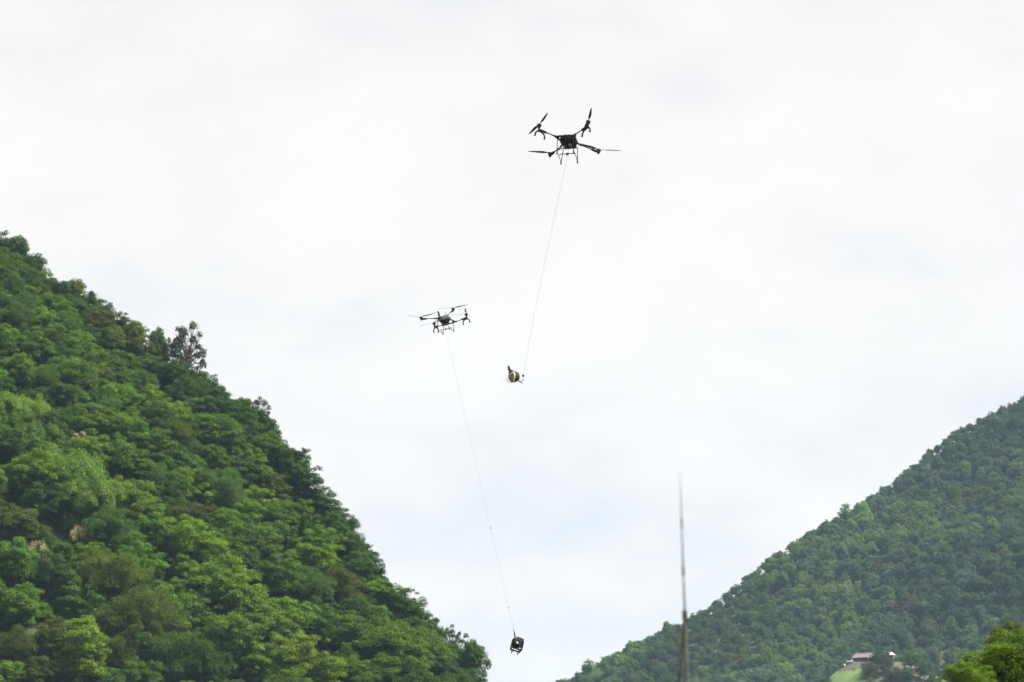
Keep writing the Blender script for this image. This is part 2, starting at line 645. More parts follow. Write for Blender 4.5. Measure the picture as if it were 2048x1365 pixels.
    if kind == 'drape':
        pos[:, 2] -= (qh ** 2) * Rr[idx] * 0.5
        axis = o * np.array((0.5, 0.5, 0.2)) + rnd * 0.35 + np.array((0, 0, -0.75))
        nr = o + rnd * 0.4 + np.array((0, 0, 0.5))
    elif kind == 'feather':
        axis = o * 0.9 + rnd * 0.55 + np.array((0, 0, -0.35))
        nr = rnd + o * 0.6 + np.array((0, 0, 0.5))
    elif kind == 'plume':
        axis = o * 0.5 + rnd * 0.4 + np.array((0, 0, 0.7))
        nr = rnd + o
    else:
        axis = o * np.array((0.9, 0.9, 0.35)) + rnd * 0.6 + np.array((0, 0, -0.22))
        nr = o * 1.2 + rnd * 0.42 + np.array((0, 0, 0.6))
    pos[:, 2] += cz
    Ln = Lm * g.uniform(0.65, 1.35, n)
    Wd = Wm * g.uniform(0.7, 1.3, n)
    tone = g.normal(0, 0.15, len(C))
    var = np.clip(0.5 + tone[idx] + g.normal(0, 0.12, n), 0, 1)
    crown = leaf_mesh('crown', pos, axis, nr, Ln, Wd, var)
    # trunk with limbs out to the clumps
    b = MB()
    lean = g.normal(0, 0.05, 2)
    thin = 0.7 if kind in ('airy', 'plume') else 1.0
    top = cz + (0.45 if kind in ('spire', 'dense') else 0.15)
    tp = [(0, 0, -0.25), (lean[0] * 0.5, lean[1] * 0.5, cz * 0.45), (lean[0], lean[1], top)]
    b.tube(tp, [0.075 * thin, 0.055 * thin, 0.028 * thin], 7)
    step = 1 if kind == 'airy' else 3
    for i in range(0, nc, step):
        z0 = g.uniform(cz * 0.55, min(top, max(cz * 0.6, cz + C[i][2] - 0.1)))
        s0 = np.array((lean[0] * z0 / cz, lean[1] * z0 / cz, z0))
        e0 = C[i] + np.array((0, 0, cz))
        md = (s0 + e0) / 2 + np.array((*g.normal(0, 0.05, 2), 0.06))
        b.tube([s0, md, e0], [0.028 * thin, 0.018 * thin, 0.007], 5)
        if kind == 'airy':
            for k in range(3):
                e1 = e0 + g.normal(0, 1, 3) * Rr[i] * 0.8
                b.tube([md, (md + e1) / 2 + g.normal(0, 0.03, 3), e1], [0.013, 0.009, 0.004], 4)
    return crown, b.mesh('trunk', M['bark'], True)


KINDS = {}
sd = 100
for kind, nv in (('broad', 9), ('drape', 3), ('feather', 5), ('dense', 4), ('spire', 1), ('airy', 3), ('plume', 2), ('lush', 3)):
    KINDS[kind] = []
    for _ in range(nv):
        sd += 1
        KINDS[kind].append(make_species(kind, sd))

OBJ_NAME = {'broad': 'broadleaf_tree', 'drape': 'vine_draped_tree', 'feather': 'feathery_tree', 'dense': 'dense_tree',
            'spire': 'pointed_tree', 'airy': 'airy_tree', 'plume': 'plumed_shrub', 'lush': 'lush_tree'}
KIND_WORD = {'broad': 'broadleaf tree', 'drape': 'drooping tree', 'feather': 'feathery tree', 'dense': 'dense tree',
             'spire': 'pointed tree', 'airy': 'airy tree', 'plume': 'plumed shrub', 'lush': 'lush tree'}

PROTO = {}


def plant(kind, var, base, rad, rz, tint, label, group, zs=1.0):
    """one tree: an Empty at its foot with a crown and a trunk"""
    key = (kind, var)
    crown, trunk = KINDS[kind][var]
    root = empty(OBJ_NAME[kind], base, rz)
    sq = random.uniform(0.88, 1.14)
    root.scale = (rad * sq, rad / sq, rad * zs)
    tag(root, label, 'shrub' if kind == 'plume' else 'tree', group)
    c = link('crown', crown, root)
    c['tint'] = [float(x) for x in tint]
    PROTO.setdefault(key, c)
    link('trunk' if kind != 'plume' else 'stem', trunk, root)
    return root


def jitter(t, k=0.12):
    f = random.uniform(1 - k, 1 + k)
    return tuple(max(0.004, x * f * random.uniform(0.94, 1.06)) for x in t)


# big trees of the near slope: place in the view (x, y of the crown), apparent width, tint, kind
HAND = '''
5 495 62 D dense|38 512 60 D dense|12 545 80 M broad|62 548 74 D dense|85 572 60 M broad|112 590 60 D dense|20 590 75 G feather|60 606 75 B broad
148 590 58 O dense|182 616 46 D spire|208 644 66 W dense|238 654 56 O dense|262 684 70 O dense|186 658 72 W broad|130 645 74 M broad|78 652 78 B broad
30 645 85 G feather|10 692 80 B broad|60 712 90 M broad|110 694 85 M broad|160 704 80 B broad|226 694 76 O dense|270 710 72 W dense|312 698 60 D dense
322 682 42 S airy|372 705 78 S airy|300 742 82 G broad|240 744 85 M broad|190 742 75 M broad|140 752 82 B broad|30 760 95 B broad|90 776 92 M feather
20 830 92 B drape|60 836 84 L drape|76 884 84 M drape|112 812 105 D broad|142 768 110 M broad|216 756 80 L broad|276 772 72 G feather|240 806 84 B broad
304 806 64 L broad|172 850 108 B broad|112 868 90 D dense|208 872 84 B broad|150 892 56 P plume|258 878 100 B broad|342 844 66 L broad|386 826 74 M broad
392 866 84 B broad|230 926 96 M broad|310 906 84 M broad|352 934 84 G broad|132 966 150 B drape|58 956 115 L broad|190 1010 130 B drape|100 985 110 B broad|18 966 76 B broad
82 1018 100 D broad|26 1056 112 O broad|236 1024 125 L broad|290 1036 84 B broad|302 1078 92 B broad|214 1078 112 G feather|162 1086 62 P plume|76 1118 60 P plume
272 1126 96 B broad|370 1088 108 L broad|392 1046 78 W feather|330 984 88 M broad|298 966 84 M broad|372 948 84 M broad|262 946 84 M broad
28 1136 112 B broad|92 1156 92 G broad|214 1178 150 O feather|132 1196 84 M broad|172 1236 104 M broad|282 1264 168 O feather|324 1232 130 B broad|40 1232 112 B broad
100 1296 112 O broad|28 1318 96 W feather|160 1336 150 L broad|78 1352 96 O broad|18 1360 74 L broad|240 1326 104 O feather|330 1334 120 G feather|366 1294 84 B broad
440 992 112 G feather|420 922 84 M broad|500 934 66 B broad|522 964 66 B broad|474 954 80 G broad|546 988 72 O broad|562 926 72 D broad|600 968 90 D broad
634 1006 74 D broad|510 1014 84 L broad|490 1046 94 B broad|542 1046 92 M broad|584 1046 84 M broad|652 1028 76 D broad|664 1066 80 D broad|420 1118 84 L broad
502 1096 104 M broad|562 1086 84 M broad|640 1096 92 B broad|700 1096 74 D broad|724 1112 52 S airy|740 1144 62 D dense|622 1136 92 L broad|560 1146 84 M broad
482 1146 104 D broad|432 1192 150 L broad|482 1236 156 B broad|560 1244 120 L broad|384 1256 104 M broad|470 1294 140 M broad|402 1334 120 D feather|562 1296 110 M broad
540 1184 110 M broad|602 1186 112 G feather|682 1186 86 O feather|642 1266 104 M broad|702 1286 112 M broad|602 1336 140 L broad|530 1350 104 L broad|702 1350 84 B broad
772 1206 70 G broad|746 1196 60 L broad|742 1244 74 B broad|802 1216 84 M broad|838 1238 62 D dense|866 1268 58 D dense|770 1304 128 B broad|800 1266 60 O broad
850 1316 104 M broad|904 1296 60 S airy|882 1346 82 D broad|946 1334 62 D dense|822 1352 92 M broad|762 1352 92 M broad|402 778 84 D broad|346 758 92 D broad
440 764 34 S airy|432 818 84 D broad|482 836 76 D broad|514 824 50 S airy|470 846 84 D broad|530 868 56 D dense|500 876 84 D broad|422 836 80 G broad
442 868 90 M broad|352 836 70 L broad|550 916 56 D dense|380 796 84 G feather|524 906 80 M broad|464 906 86 G broad|590 930 56 D broad|690 1060 56 D dense
'''
SKYL = np.array([(0, 468), (60, 505), (100, 540), (150, 552), (200, 590), (260, 625), (290, 660), (330, 715), (400, 735), (440, 775), (480, 800), (530, 825),
                 (560, 872), (590, 922), (650, 1012), (720, 1075), (760, 1130), (800, 1182), (860, 1242), (920, 1290), (965, 1312), (1000, 1420)], float)
plan = []       # dicts: base, rad, kind, var, tint key
for tok in HAND.replace('\n', '|').split('|'):
    if not tok.strip(): continue
    px, py, wd, tk, kind = tok.split()
    px, py, wd = float(px), float(py), float(wd)
    d = None
    low = 0.56 * wd
    for ex in np.arange(low, low + 160, 4):
        d = hit(hillL, px, py + ex, 450, 800)
        if d is not None: break
    if d is None:                            # stands on the crest itself
        r2 = FW + RT * (px - 1024) / F
        kk = np.linalg.solve(np.array([[r2[0], -hillL.t[0]], [r2[1], -hillL.t[1]]]), hillL.o - CAM[:2])
        d = kk[0] * 0.995
        q = at(px, py, d)
        q[2] = float(hillL(q[0], q[1]))
        ex = seen(q)[1] - py
    base = at(px, py + ex, d)
    base[2] = float(hillL(base[0], base[1]))
    rad = wd / 2 * d / F
    hz = max(0.9, min(1.9, ex / (0.56 * wd)))
    plan.append(dict(base=base, rad=rad * 1.12, kind=kind, tk=tk, zs=hz))

# fill: more trees between them, jittered over the slope
g = np.random.default_rng(5)
bx = np.array([p['base'][:2] for p in plan])
br = np.array([p['rad'] for p in plan])
cand = []
for X in np.arange(-150, 40, 4.4):
    for Y in np.arange(455, 800, 4.4):
        x, y = X + g.uniform(-2.3, 2.3), Y + g.uniform(-2.3, 2.3)
        z = float(hillL(x, y))
        if z < 8: continue
        dx, dy = x - hillL.o[0], y - hillL.o[1]
        s = dx * hillL.n[0] + dy * hillL.n[1]
        if s > 7: continue
        px, py, d = seen((x, y, z + 5))
        if px < -260 or py > 1365 + 380: continue
        rad = g.uniform(2.7, 4.3)
        tx, ty, _ = seen((x, y, z + 2.05 * rad))
        if tx > -20 and ty < np.interp(tx, SKYL[:, 0], SKYL[:, 1]) - 3: continue
        if (np.hypot(bx[:, 0] - x, bx[:, 1] - y) < 0.46 * (br + rad)).any(): continue
        if s > -5: rad = min(rad, 3.0)
        lowness = np.clip((py - 500) / 900, 0, 1)
        near_sky = s > -22
        if near_sky:
            tk = g.choice(list('DDDDMGO'))
        else:
            tk = g.choice(list('LBBBMMMGDO') if lowness > 0.45 else list('BMMMGGDDO'))
        kind = {'G': 'feather', 'O': 'feather', 'D': 'broad'}.get(tk, 'broad')
        if g.random() < 0.35: kind = 'broad'
        cand.append(dict(base=np.array((x, y, z)), rad=rad, kind=kind, tk=tk, zs=g.uniform(0.9, 1.15)))
plan += cand

# which of them the photograph shows: front-to-back discs in a coarse id picture
BW, BH = 512, 341
buf = np.full((BH, BW), -1, int)
info = []
for i, p in enumerate(plan):
    cpos = p['base'] + np.array((0, 0, p['rad'] * TRUNK_H * p['zs']))
    px, py, d = seen(cpos)
    info.append((d, px / 4, py / 4, p['rad'] * F / d / 4 * 0.9))
yy, xx = np.mgrid[0:BH, 0:BW]
for i in sorted(range(len(plan)), key=lambda k: info[k][0]):
    d, cx, cyy, r = info[i]
    x0, x1 = int(max(0, cx - r)), int(min(BW, cx + r + 2))
    y0, y1 = int(max(0, cyy - r)), int(min(BH, cyy + r + 2))
    if x0 >= x1 or y0 >= y1: continue
    m = ((xx[y0:y1, x0:x1] - cx) ** 2 + (yy[y0:y1, x0:x1] - cyy) ** 2 < r * r) & (buf[y0:y1, x0:x1] < 0)
    buf[y0:y1, x0:x1][m] = i
for i, p in enumerate(plan):
    m = buf == i
    p['area'] = int(m.sum())
    if p['area']:
        p['cx'], p['cy'] = float(xx[m].mean() * 4), float(yy[m].mean() * 4)
LIMIT = 285
order = sorted(range(len(plan)), key=lambda k: -plan[k]['area'])
single = [k for k in order[:LIMIT] if plan[k]['area'] >= 14]
rest = [k for k in range(len(plan)) if k not in set(single)]

BANDS = [(545, 'at the far left hilltop'), (620, 'level with brown skyline trees'), (695, 'level with the lower drone'),
         (770, 'level with the sack'), (850, 'just below the sack'), (930, "just above the pole's tip"),
         (1000, "level with the pole's tip"), (1075, 'level with upper cable splice'), (1150, 'just below upper cable splice'),
         (1225, 'level with lower cable splice'), (1300, 'level with the hanging machine'), (9999, 'on the bottom edge')]
ORD = ['', 'second ', 'third ', 'fourth ', 'fifth ', 'sixth ', 'seventh ', 'eighth ', 'ninth ', 'tenth ', 'eleventh ', 'twelfth ']
groups = {}
for k in single:
    p = plan[k]
    band = next(i for i, (y, _) in enumerate(BANDS) if p['cy'] < y)
    groups.setdefault((band, WORD[p['tk']], KIND_WORD[p['kind']]), []).append(k)
cnt = {}
for (band, cw, kw), ks in groups.items():
    ks.sort(key=lambda k: -plan[k]['cx'])
    for j, k in enumerate(ks):
        p = plan[k]
        where = BANDS[band][1]
        if len(ks) == 1:
            lab = f'only {cw} {kw} on left hillside {where}'
        else:
            lab = f'{cw} {kw} on left hillside {where}, {ORD[j] or "first "}such from right'
        var = cnt.get(p['kind'], 0) % len(KINDS[p['kind']])
        cnt[p['kind']] = cnt.get(p['kind'], 0) + 1
        plant(p['kind'], var, p['base'], p['rad'], random.uniform(0, 6.28), jitter(TINT[p['tk']]), lab,
              'shrubs with dry plumes on the left hillside' if p['kind'] == 'plume' else 'trees on the left hillside', p['zs'])


# ------------------------------------------------------------------ masses of foliage nobody could count
def scatter(name, pts, scl, tint, which, kinds, label):
    """a mass of crowns as one object: points with size, turn and tint, crowns set on them by geometry nodes"""
    n = len(pts)
    me = bpy.data.meshes.new(name)
    me.vertices.add(n)
    me.vertices.foreach_set('co', np.asarray(pts, float).ravel())
    a = me.attributes.new('size', 'FLOAT_VECTOR', 'POINT'); a.data.foreach_set('vector', np.asarray(scl, float).ravel())
    a = me.attributes.new('turn', 'FLOAT', 'POINT'); a.data.foreach_set('value', np.random.default_rng(3).uniform(0, 6.28, n))
    a = me.attributes.new('which', 'INT', 'POINT'); a.data.foreach_set('value', np.asarray(which, int))
    a = me.attributes.new('tint', 'FLOAT_COLOR', 'POINT')
    a.data.foreach_set('color', np.concatenate([np.asarray(tint, float), np.ones((n, 1))], 1).ravel())
    me.update()
    o = link(name, me)
    ng = bpy.data.node_groups.new(name + '_nodes', 'GeometryNodeTree')
    ng.interface.new_socket('Geometry', in_out='INPUT', socket_type='NodeSocketGeometry')
    ng.interface.new_socket('Geometry', in_out='OUTPUT', socket_type='NodeSocketGeometry')
    n_, l_ = ng.nodes, ng.links
    gi, go = n_.new('NodeGroupInput'), n_.new('NodeGroupOutput')
    jn = n_.new('GeometryNodeJoinGeometry')

    def attr(nm, ty):
        x = n_.new('GeometryNodeInputNamedAttribute')
        x.data_type = ty
        x.inputs['Name'].default_value = nm
        return x.outputs['Attribute']
    sz, tn, wh = attr('size', 'FLOAT_VECTOR'), attr('turn', 'FLOAT'), attr('which', 'INT')
    cx = n_.new('ShaderNodeCombineXYZ')
    l_.new(tn, cx.inputs['Z'])
    for i, key in enumerate(kinds):
        oi = n_.new('GeometryNodeObjectInfo')
        oi.inputs['Object'].default_value = PROTO[key]
        oi.inputs['As Instance'].default_value = True
        cm = n_.new('FunctionNodeCompare')
        cm.data_type = 'INT'
        cm.operation = 'EQUAL'
        l_.new(wh, cm.inputs[2])
        cm.inputs[3].default_value = i
        ip = n_.new('GeometryNodeInstanceOnPoints')
        l_.new(gi.outputs[0], ip.inputs['Points'])
        l_.new(cm.outputs['Result'], ip.inputs['Selection'])
        l_.new(oi.outputs['Geometry'], ip.inputs['Instance'])
        l_.new(cx.outputs['Vector'], ip.inputs['Rotation'])
        l_.new(sz, ip.inputs['Scale'])
        l_.new(ip.outputs['Instances'], jn.inputs['Geometry'])
    l_.new(jn.outputs['Geometry'], go.inputs[0])
    md = o.modifiers.new('scatter', 'NODES')
    md.node_group = ng
    return tag(o, label, kind='stuff')


have = [k for k in PROTO if k[0] in ('broad', 'dense', 'feather')]
broad_i = [i for i, k in enumerate(have) if k[0] == 'broad']
feath_i = [i for i, k in enumerate(have) if k[0] == 'feather']
dense_i = [i for i, k in enumerate(have) if k[0] == 'dense']

# the trees of the near slope that show only as slivers, and those beside and below the frame
pts = [plan[k]['base'] for k in rest]
scl = [(plan[k]['rad'],) * 2 + (plan[k]['rad'] * plan[k]['zs'],) for k in rest]
tnt = [jitter(TINT[plan[k]['tk']]) for k in rest]
wh = [int(g.choice(feath_i if plan[k]['kind'] == 'feather' else broad_i)) for k in rest]
scatter('hillside_wood', pts, scl, tnt, wh, have, 'trees filling in between the nearer ones on the left hillside')

# undergrowth on the near slope
pts, scl, tnt, wh = [], [], [], []
for X in np.arange(-150, 50, 2.8):
    for Y in np.arange(455, 780, 2.8):
        x, y = X + g.uniform(-1.6, 1.6), Y + g.uniform(-1.6, 1.6)
        z = float(hillL(x, y))
        s = (x - hillL.o[0]) * hillL.n[0] + (y - hillL.o[1]) * hillL.n[1]
        if z < 4 or s > 12: continue
        px, py, d = seen((x, y, z))
        if px < -200 or py > 1650: continue
        r = g.uniform(1.6, 2.6)
        tx, ty, _ = seen((x, y, z + r * 1.2))
        if tx > -20 and ty < np.interp(tx, SKYL[:, 0], SKYL[:, 1]): continue
        pts.append((x, y, z - r * (TRUNK_H - 0.45)))
        scl.append((r, r, r))
        tnt.append(jitter(TINT[g.choice(list('DDMMGB'))]))
        wh.append(int(g.choice(broad_i)))
scatter('undergrowth', pts, scl, tnt, wh, have, 'low bushes covering the left hillside between the trees')

# the far wood
BROWN = [(1790, 1135, 60, 22), (1740, 1165, 30, 18), (1700, 1175, 18, 10), (1812, 1232, 34, 14), (1838, 1246, 14, 10), (1872, 1240, 18, 12),
         (1995, 1170, 22, 16), (1940, 1120, 18, 12), (1660, 1055, 30, 20), (1830, 1200, 30, 20)]
pts, scl, tnt, wh = [], [], [], []
OPENING = []
for X in np.arange(-70, 480, 5.0):
    for Y in np.arange(1560, 2330, 5.0):
        x, y = X + g.uniform(-2.3, 2.3), Y + g.uniform(-2.3, 2.3)
        z = float(hillR(x, y))
        s = (x - hillR.o[0]) * hillR.n[0] + (y - hillR.o[1]) * hillR.n[1]
        if s > 12: continue
        px, py, d = seen((x, y, z + 4))
        if px > 2400 or py > 1500 or py < 500: continue
        if in_bare(px, py + 8) or in_bare(px, py - 6): continue
        big = vnoise(x, y, 60, 11) + 0.6 * vnoise(x, y, 25, 12)
        r = g.uniform(2.0, 4.1) * (1 + 0.45 * float(big))
        if s > -6: r = min(r, 2.8) * g.uniform(0.75, 1.1)
        st = float(vnoise(x, y, 75, 21)) + 0.5 * float(vnoise(x, y, 30, 22)) + g.normal(0, 0.12)
        tk = 'D' if st < -0.16 else 'G' if st < 0.02 else 'M' if st < 0.2 else 'B'
        t = np.array(jitter(TINT[tk], 0.28)) * (1 + 0.7 * float(big)) * np.array((0.96, 0.86, 2.7))  # last factor puts extra blue-grey distance haze into the leaf colour
        for bx_, by_, rx, ry in BROWN:
            q = ((px - bx_) / rx) ** 2 + ((py - by_) / ry) ** 2
            if q < 1 and g.random() < 0.5:
                t = np.array((0.088, 0.080, 0.034)) * g.uniform(0.7, 1.2)
        if g.random() < 0.02: t = np.array((0.085, 0.078, 0.032))
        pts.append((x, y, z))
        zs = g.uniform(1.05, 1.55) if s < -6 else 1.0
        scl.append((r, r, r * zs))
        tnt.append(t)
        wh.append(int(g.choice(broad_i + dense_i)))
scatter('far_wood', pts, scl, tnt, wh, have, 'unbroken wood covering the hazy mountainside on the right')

# bare earth showing in the far wood
b = MB()
dB = [hit(hillR, x, y, 1400, 2300) for x, y in BARE]
b_pts = [at(x, y, d) for (x, y), d in zip(BARE, dB)]
cen = sum(b_pts) / len(b_pts)
ring = [cen] + [cen + (q - cen) * 0.5 for q in b_pts] + [cen + (q - cen) * 1.25 for q in b_pts]
for q in ring:
    q[2] = float(hillR(q[0], q[1])) + 1.2
k = len(b_pts)
fs = [(0, 1 + i, 1 + (i + 1) % k) for i in range(k)] + [(1 + i, 1 + k + i, 1 + k + (i + 1) % k, 1 + (i + 1) % k) for i in range(k)]
tag(b.add(ring, fs).build('bare_slope', M['scrub'], smooth=True), 'bare brown slope cleared in the far wood', kind='structure')

# ------------------------------------------------------------------ trees round the farmhouse and the near tree at right
KN = [(1742, 1342, 46, 'feather', (0.058, 0.058, 0.034), 'brownish feathery bamboo clump in front of the pink roofed farmhouse'),
      (1768, 1330, 44, 'feather', (0.048, 0.054, 0.034), 'grey brown bamboo clump rising past the farmhouse eaves'),
      (1755, 1318, 36, 'feather', (0.045, 0.055, 0.028), 'dark feathery tree that hides the middle of the farmhouse'),
      (1786, 1352, 44, 'feather', (0.055, 0.056, 0.036), 'grey brown thicket at the foot of the pale roofed shed'),
      (1822, 1322, 44, 'broad', (0.05, 0.09, 0.025), 'mid green tree just right of the pale roofed shed'),
      (1848, 1338, 44, 'broad', (0.045, 0.085, 0.025), 'green tree between the shed and the bare slope'),
      (1812, 1352, 40, 'broad', (0.04, 0.08, 0.022), 'darker green tree on the bottom edge below the shed'),
      (1866, 1362, 42, 'broad', (0.06, 0.105, 0.032), 'round green tree on the bottom edge under the bare slope'),
      (1742, 1366, 22, 'broad', (0.10, 0.13, 0.05), 'small pale round bush on the bottom edge under the bamboo'),
      (1775, 1308, 13, 'dense', (0.16, 0.16, 0.05), 'yellowish bush against the pale roof of the shed'),
      (1707, 1340, 12, 'plume', (0.16, 0.14, 0.07), 'dry straw coloured bush on the earth bank left of the bamboo'),
      (1650, 1367, 26, 'broad', (0.05, 0.09, 0.03), 'green bush at the left foot of the grass field'),
      (1900, 1352, 40, 'broad', (0.06, 0.11, 0.035), 'grey green tree between the bare slope and the near yellow green tree')]
for i, (px, py, wd, kind, t, lab) in enumerate(KN):
    d = KD - 14 - (py - 1320) * 0.35
    rad = wd / 2 * d / F
    c = at(px, py, d)
    plant(kind, i % len(KINDS[kind]), (c[0], c[1], c[2] - rad * TRUNK_H * 1.15), rad, i * 1.3, t, lab, 'trees round the farmhouse', 1.15)

NEAR = [(2062, 1352, 140, 140, 'lush', 0, (0.096, 0.156, 0.012), 'large yellow green tree in the bottom right corner, nearest to the camera'),
        (1936, 1362, 132, 52, 'lush', 1, (0.110, 0.178, 0.012), 'low lime green tree poking out left of the large yellow green tree'),
        (1998, 1330, 140, 54, 'lush', 2, (0.120, 0.190, 0.012), 'bright yellow green treetop in front of the olive tree at right edge'),
        (2034, 1290, 165, 60, 'lush', 1, (0.078, 0.102, 0.014), 'olive dark treetop above the yellow green tree at the right edge')]
for px, py, d, rpx, kind, var, t, lab in NEAR:
    c = at(px, py, d)
    rad = rpx * d / F
    zs = 1.0
    root = plant(kind, var, (c[0], c[1], c[2] - rad * TRUNK_H), rad, 1.1 * var, t, lab, 'near trees at the right edge', zs)
    # a longer bole down to the valley floor
    foot = c[2] - rad * TRUNK_H
    MB().tube([(0, 0, -foot / rad), (0.05, 0.03, -foot / rad * 0.5), (0, 0, 0.1)], [0.16, 0.11, 0.075], 8).build('bole', M['bark'], root, True)

# ------------------------------------------------------------------ farmhouse
def farmhouse():
    hx, hy, hz = at(1724, 1327, KD)
    t = empty('farmhouse', (hx, hy, hz), R(9))
    tag(t, 'long low farmhouse with faded pink tin roof half hidden by bamboo', 'house')
    # left to right along x, 11 m of pink roof, ridge along x; the front slope faces the camera
    MB().box((0.3, 0, 0.95), (8.2, 4.6, 2.5)).build('wall', M['timber'], t)
    rf = MB()
    x0, x1 = -5.2, 5.9
    for sgn in (-1, 1):
        ye, yr = sgn * 3.7, 0.0
        lean = 0.075
        v = [(x, y, z + lean * x) for x, y, z in ((x0, ye, 1.75), (x1, ye, 1.75), (x1 - 0.8, yr, 3.75), (x0 + 2.6, yr, 3.75))]
        rf.add([(a, bb, c + 0.12) for a, bb, c in v] + v, [(0, 1, 2, 3), (7, 6, 5, 4), (0, 4, 5, 1), (1, 5, 6, 2), (2, 6, 7, 3), (3, 7, 4, 0)])
    roof = rf.build('roof', M['tinroof'], t)
    rc = MB()
    for i in range(15):
        f = (i + 0.5) / 15
        xa, xb = x0 + 0.2 + f * 10.7, x0 + 2.65 + f * 7.55
        rc.tube([(xa, -3.72, 1.9 + 0.075 * xa), (xb, -0.05, 3.9 + 0.075 * xb)], 0.05, 4)
    rc.build('roof_rib', M['tinroof'], roof)['kind'] = 'stuff'
    MB().tube([(x0 + 2.5, 0, 3.9 + 0.075 * (x0 + 2.5)), (x1 - 0.7, 0, 3.9 + 0.075 * (x1 - 0.7))], 0.12, 6).build('ridge_cap', M['tinroof'], roof)
    MB().box((3.1, -3.95, 2.2), (3.4, 0.08, 0.75), rot=Matrix.Rotation(R(-5), 3, 'Y')).build('awning_sheet', M['palesheet'], t)
    MB().box((2.6, -2.33, 0.95), (1.4, 0.08, 1.9)).build('door', M['dark'], t)
    MB().box((-1.2, -2.33, 1.25), (1.1, 0.08, 0.8)).build('window', M['dark'], t)
    for x in (-4.7, -1.6, 1.5, 4.4):
        MB().box((x, -3.4, 0.80 + 0.0375 * x), (0.18, 0.18, 1.9 + 0.075 * x)).build('post', M['timber'], t)


farmhouse()


def shed():
    hx, hy, hz = at(1781, 1318, KD + 6)
    t = empty('shed', (hx, hy, hz), R(-14))
    tag(t, 'small shed with pale sheet roof right of the bamboo', 'shed')
    MB().box((0, 0, 0.75), (2.6, 2.6, 1.5)).build('wall', M['timber'], t)
    rf = MB()
    v = [(-2.0, -1.9, 1.3), (2.2, -1.9, 1.15), (0.7, 0, 2.5), (-0.9, 0, 2.5)]
    rf.add([(a, b_, c + 0.08) for a, b_, c in v] + v, [(0, 1, 2, 3), (7, 6, 5, 4), (0, 4, 5, 1), (1, 5, 6, 2), (2, 6, 7, 3), (3, 7, 4, 0)])
    v = [(-2.0, 1.9, 1.3), (2.2, 1.9, 1.15), (0.7, 0, 2.5), (-0.9, 0, 2.5)]
    rf.add([(a, b_, c + 0.08) for a, b_, c in v] + v, [(0, 1, 2, 3), (7, 6, 5, 4), (0, 4, 5, 1), (1, 5, 6, 2), (2, 6, 7, 3), (3, 7, 4, 0)])
    rf.build('roof', M['palesheet'], t)
    MB().box((0.4, -1.33, 0.7), (0.8, 0.06, 1.3)).build('door', M['dark'], t)


shed()
# heap of stones left of the house and a white drum on the bank
hx, hy, hz = at(1702, 1327, KD - 4)
t = empty('stone_heap', (hx, hy, hz))
tag(t, 'heap of grey stones under the left eave of the farmhouse', 'stone heap')
rr = np.random.default_rng(2)
for i in range(14):
    q = (rr.normal(0, 0.8), rr.normal(0, 0.5), 0.25 + 1.0 * rr.random() * (1 - i / 20))
    MB().ball(q, rr.uniform(0.25, 0.42, 3), 7, 5).build('stone', M['stone'], t, True)
hx, hy, hz = at(1689, 1332, KD - 4)
tag(MB().tube([(0, 0, 0), (0, 0, 0.1), (0, 0, 0.6), (0, 0, 0.65)], [0.27, 0.3, 0.3, 0.26], 12).build('drum', M['white'], smooth=True),
    'small white drum on the earth bank left of the stones', 'drum').location = (hx, hy, hz - 0.05)


# ------------------------------------------------------------------ drones
def frame_matrix(xi, yi):
    """world axes of a drone from the picture directions of its right and forward axes (right, up, towards us)"""
    def wv(v):
        return v[0] * RT + v[1] * UP - v[2] * FW
    x = np.array(wv(xi)); y = np.array(wv(yi))
    x /= np.linalg.norm(x)
    y = y - x * (x @ y)
    y /= np.linalg.norm(y)
    z = np.cross(x, y)
    return Matrix((x, y, z)).transposed()


def angle_for(Rm, img):
    """turn of a blade in the rotor plane that shows in the picture direction img (right, up)"""
    ax = []
    for k in (0, 1):
        c = np.array(Rm.col[k])
        ax.append((c @ RT, c @ UP))
    m = np.array(ax).T
    cs = np.linalg.solve(m, np.array(img, float))
    return math.atan2(cs[1], cs[0])


def blade_mesh():
    """one propeller blade along +x: narrow root, widest a third out, twisted, pointed tip"""
    st = [(0.03, 0.020, 25), (0.10, 0.030, 22), (0.20, 0.062, 18), (0.30, 0.066, 14), (0.45, 0.054, 10), (0.58, 0.040, 8), (0.66, 0.026, 6), (0.69, 0.010, 5)]
    b = MB()
    vs_, fs = [], []
    for x, c, tw in st:
        c *= 1.3
        ct, s_ = math.cos(R(tw)), math.sin(R(tw))
        for u, h in ((-0.35, 0), (0.1, 0.006), (0.65, 0.001), (0.1, -0.005)):
            vs_.append((x, u * c * ct - h * s_, u * c * s_ + h * ct + 0.02 * (x / 0.69) ** 2))
    for i in range(len(st) - 1):
        for k in range(4):
            k2 = (k + 1) % 4
            fs.append((i * 4 + k, i * 4 + k2, (i + 1) * 4 + k2, (i + 1) * 4 + k))
    fs += [(3, 2, 1, 0), tuple(range(len(st) * 4 - 4, len(st) * 4))]
    return b.add(vs_, fs).mesh('blade', M['carbon'], False)


BLADE = blade_mesh()


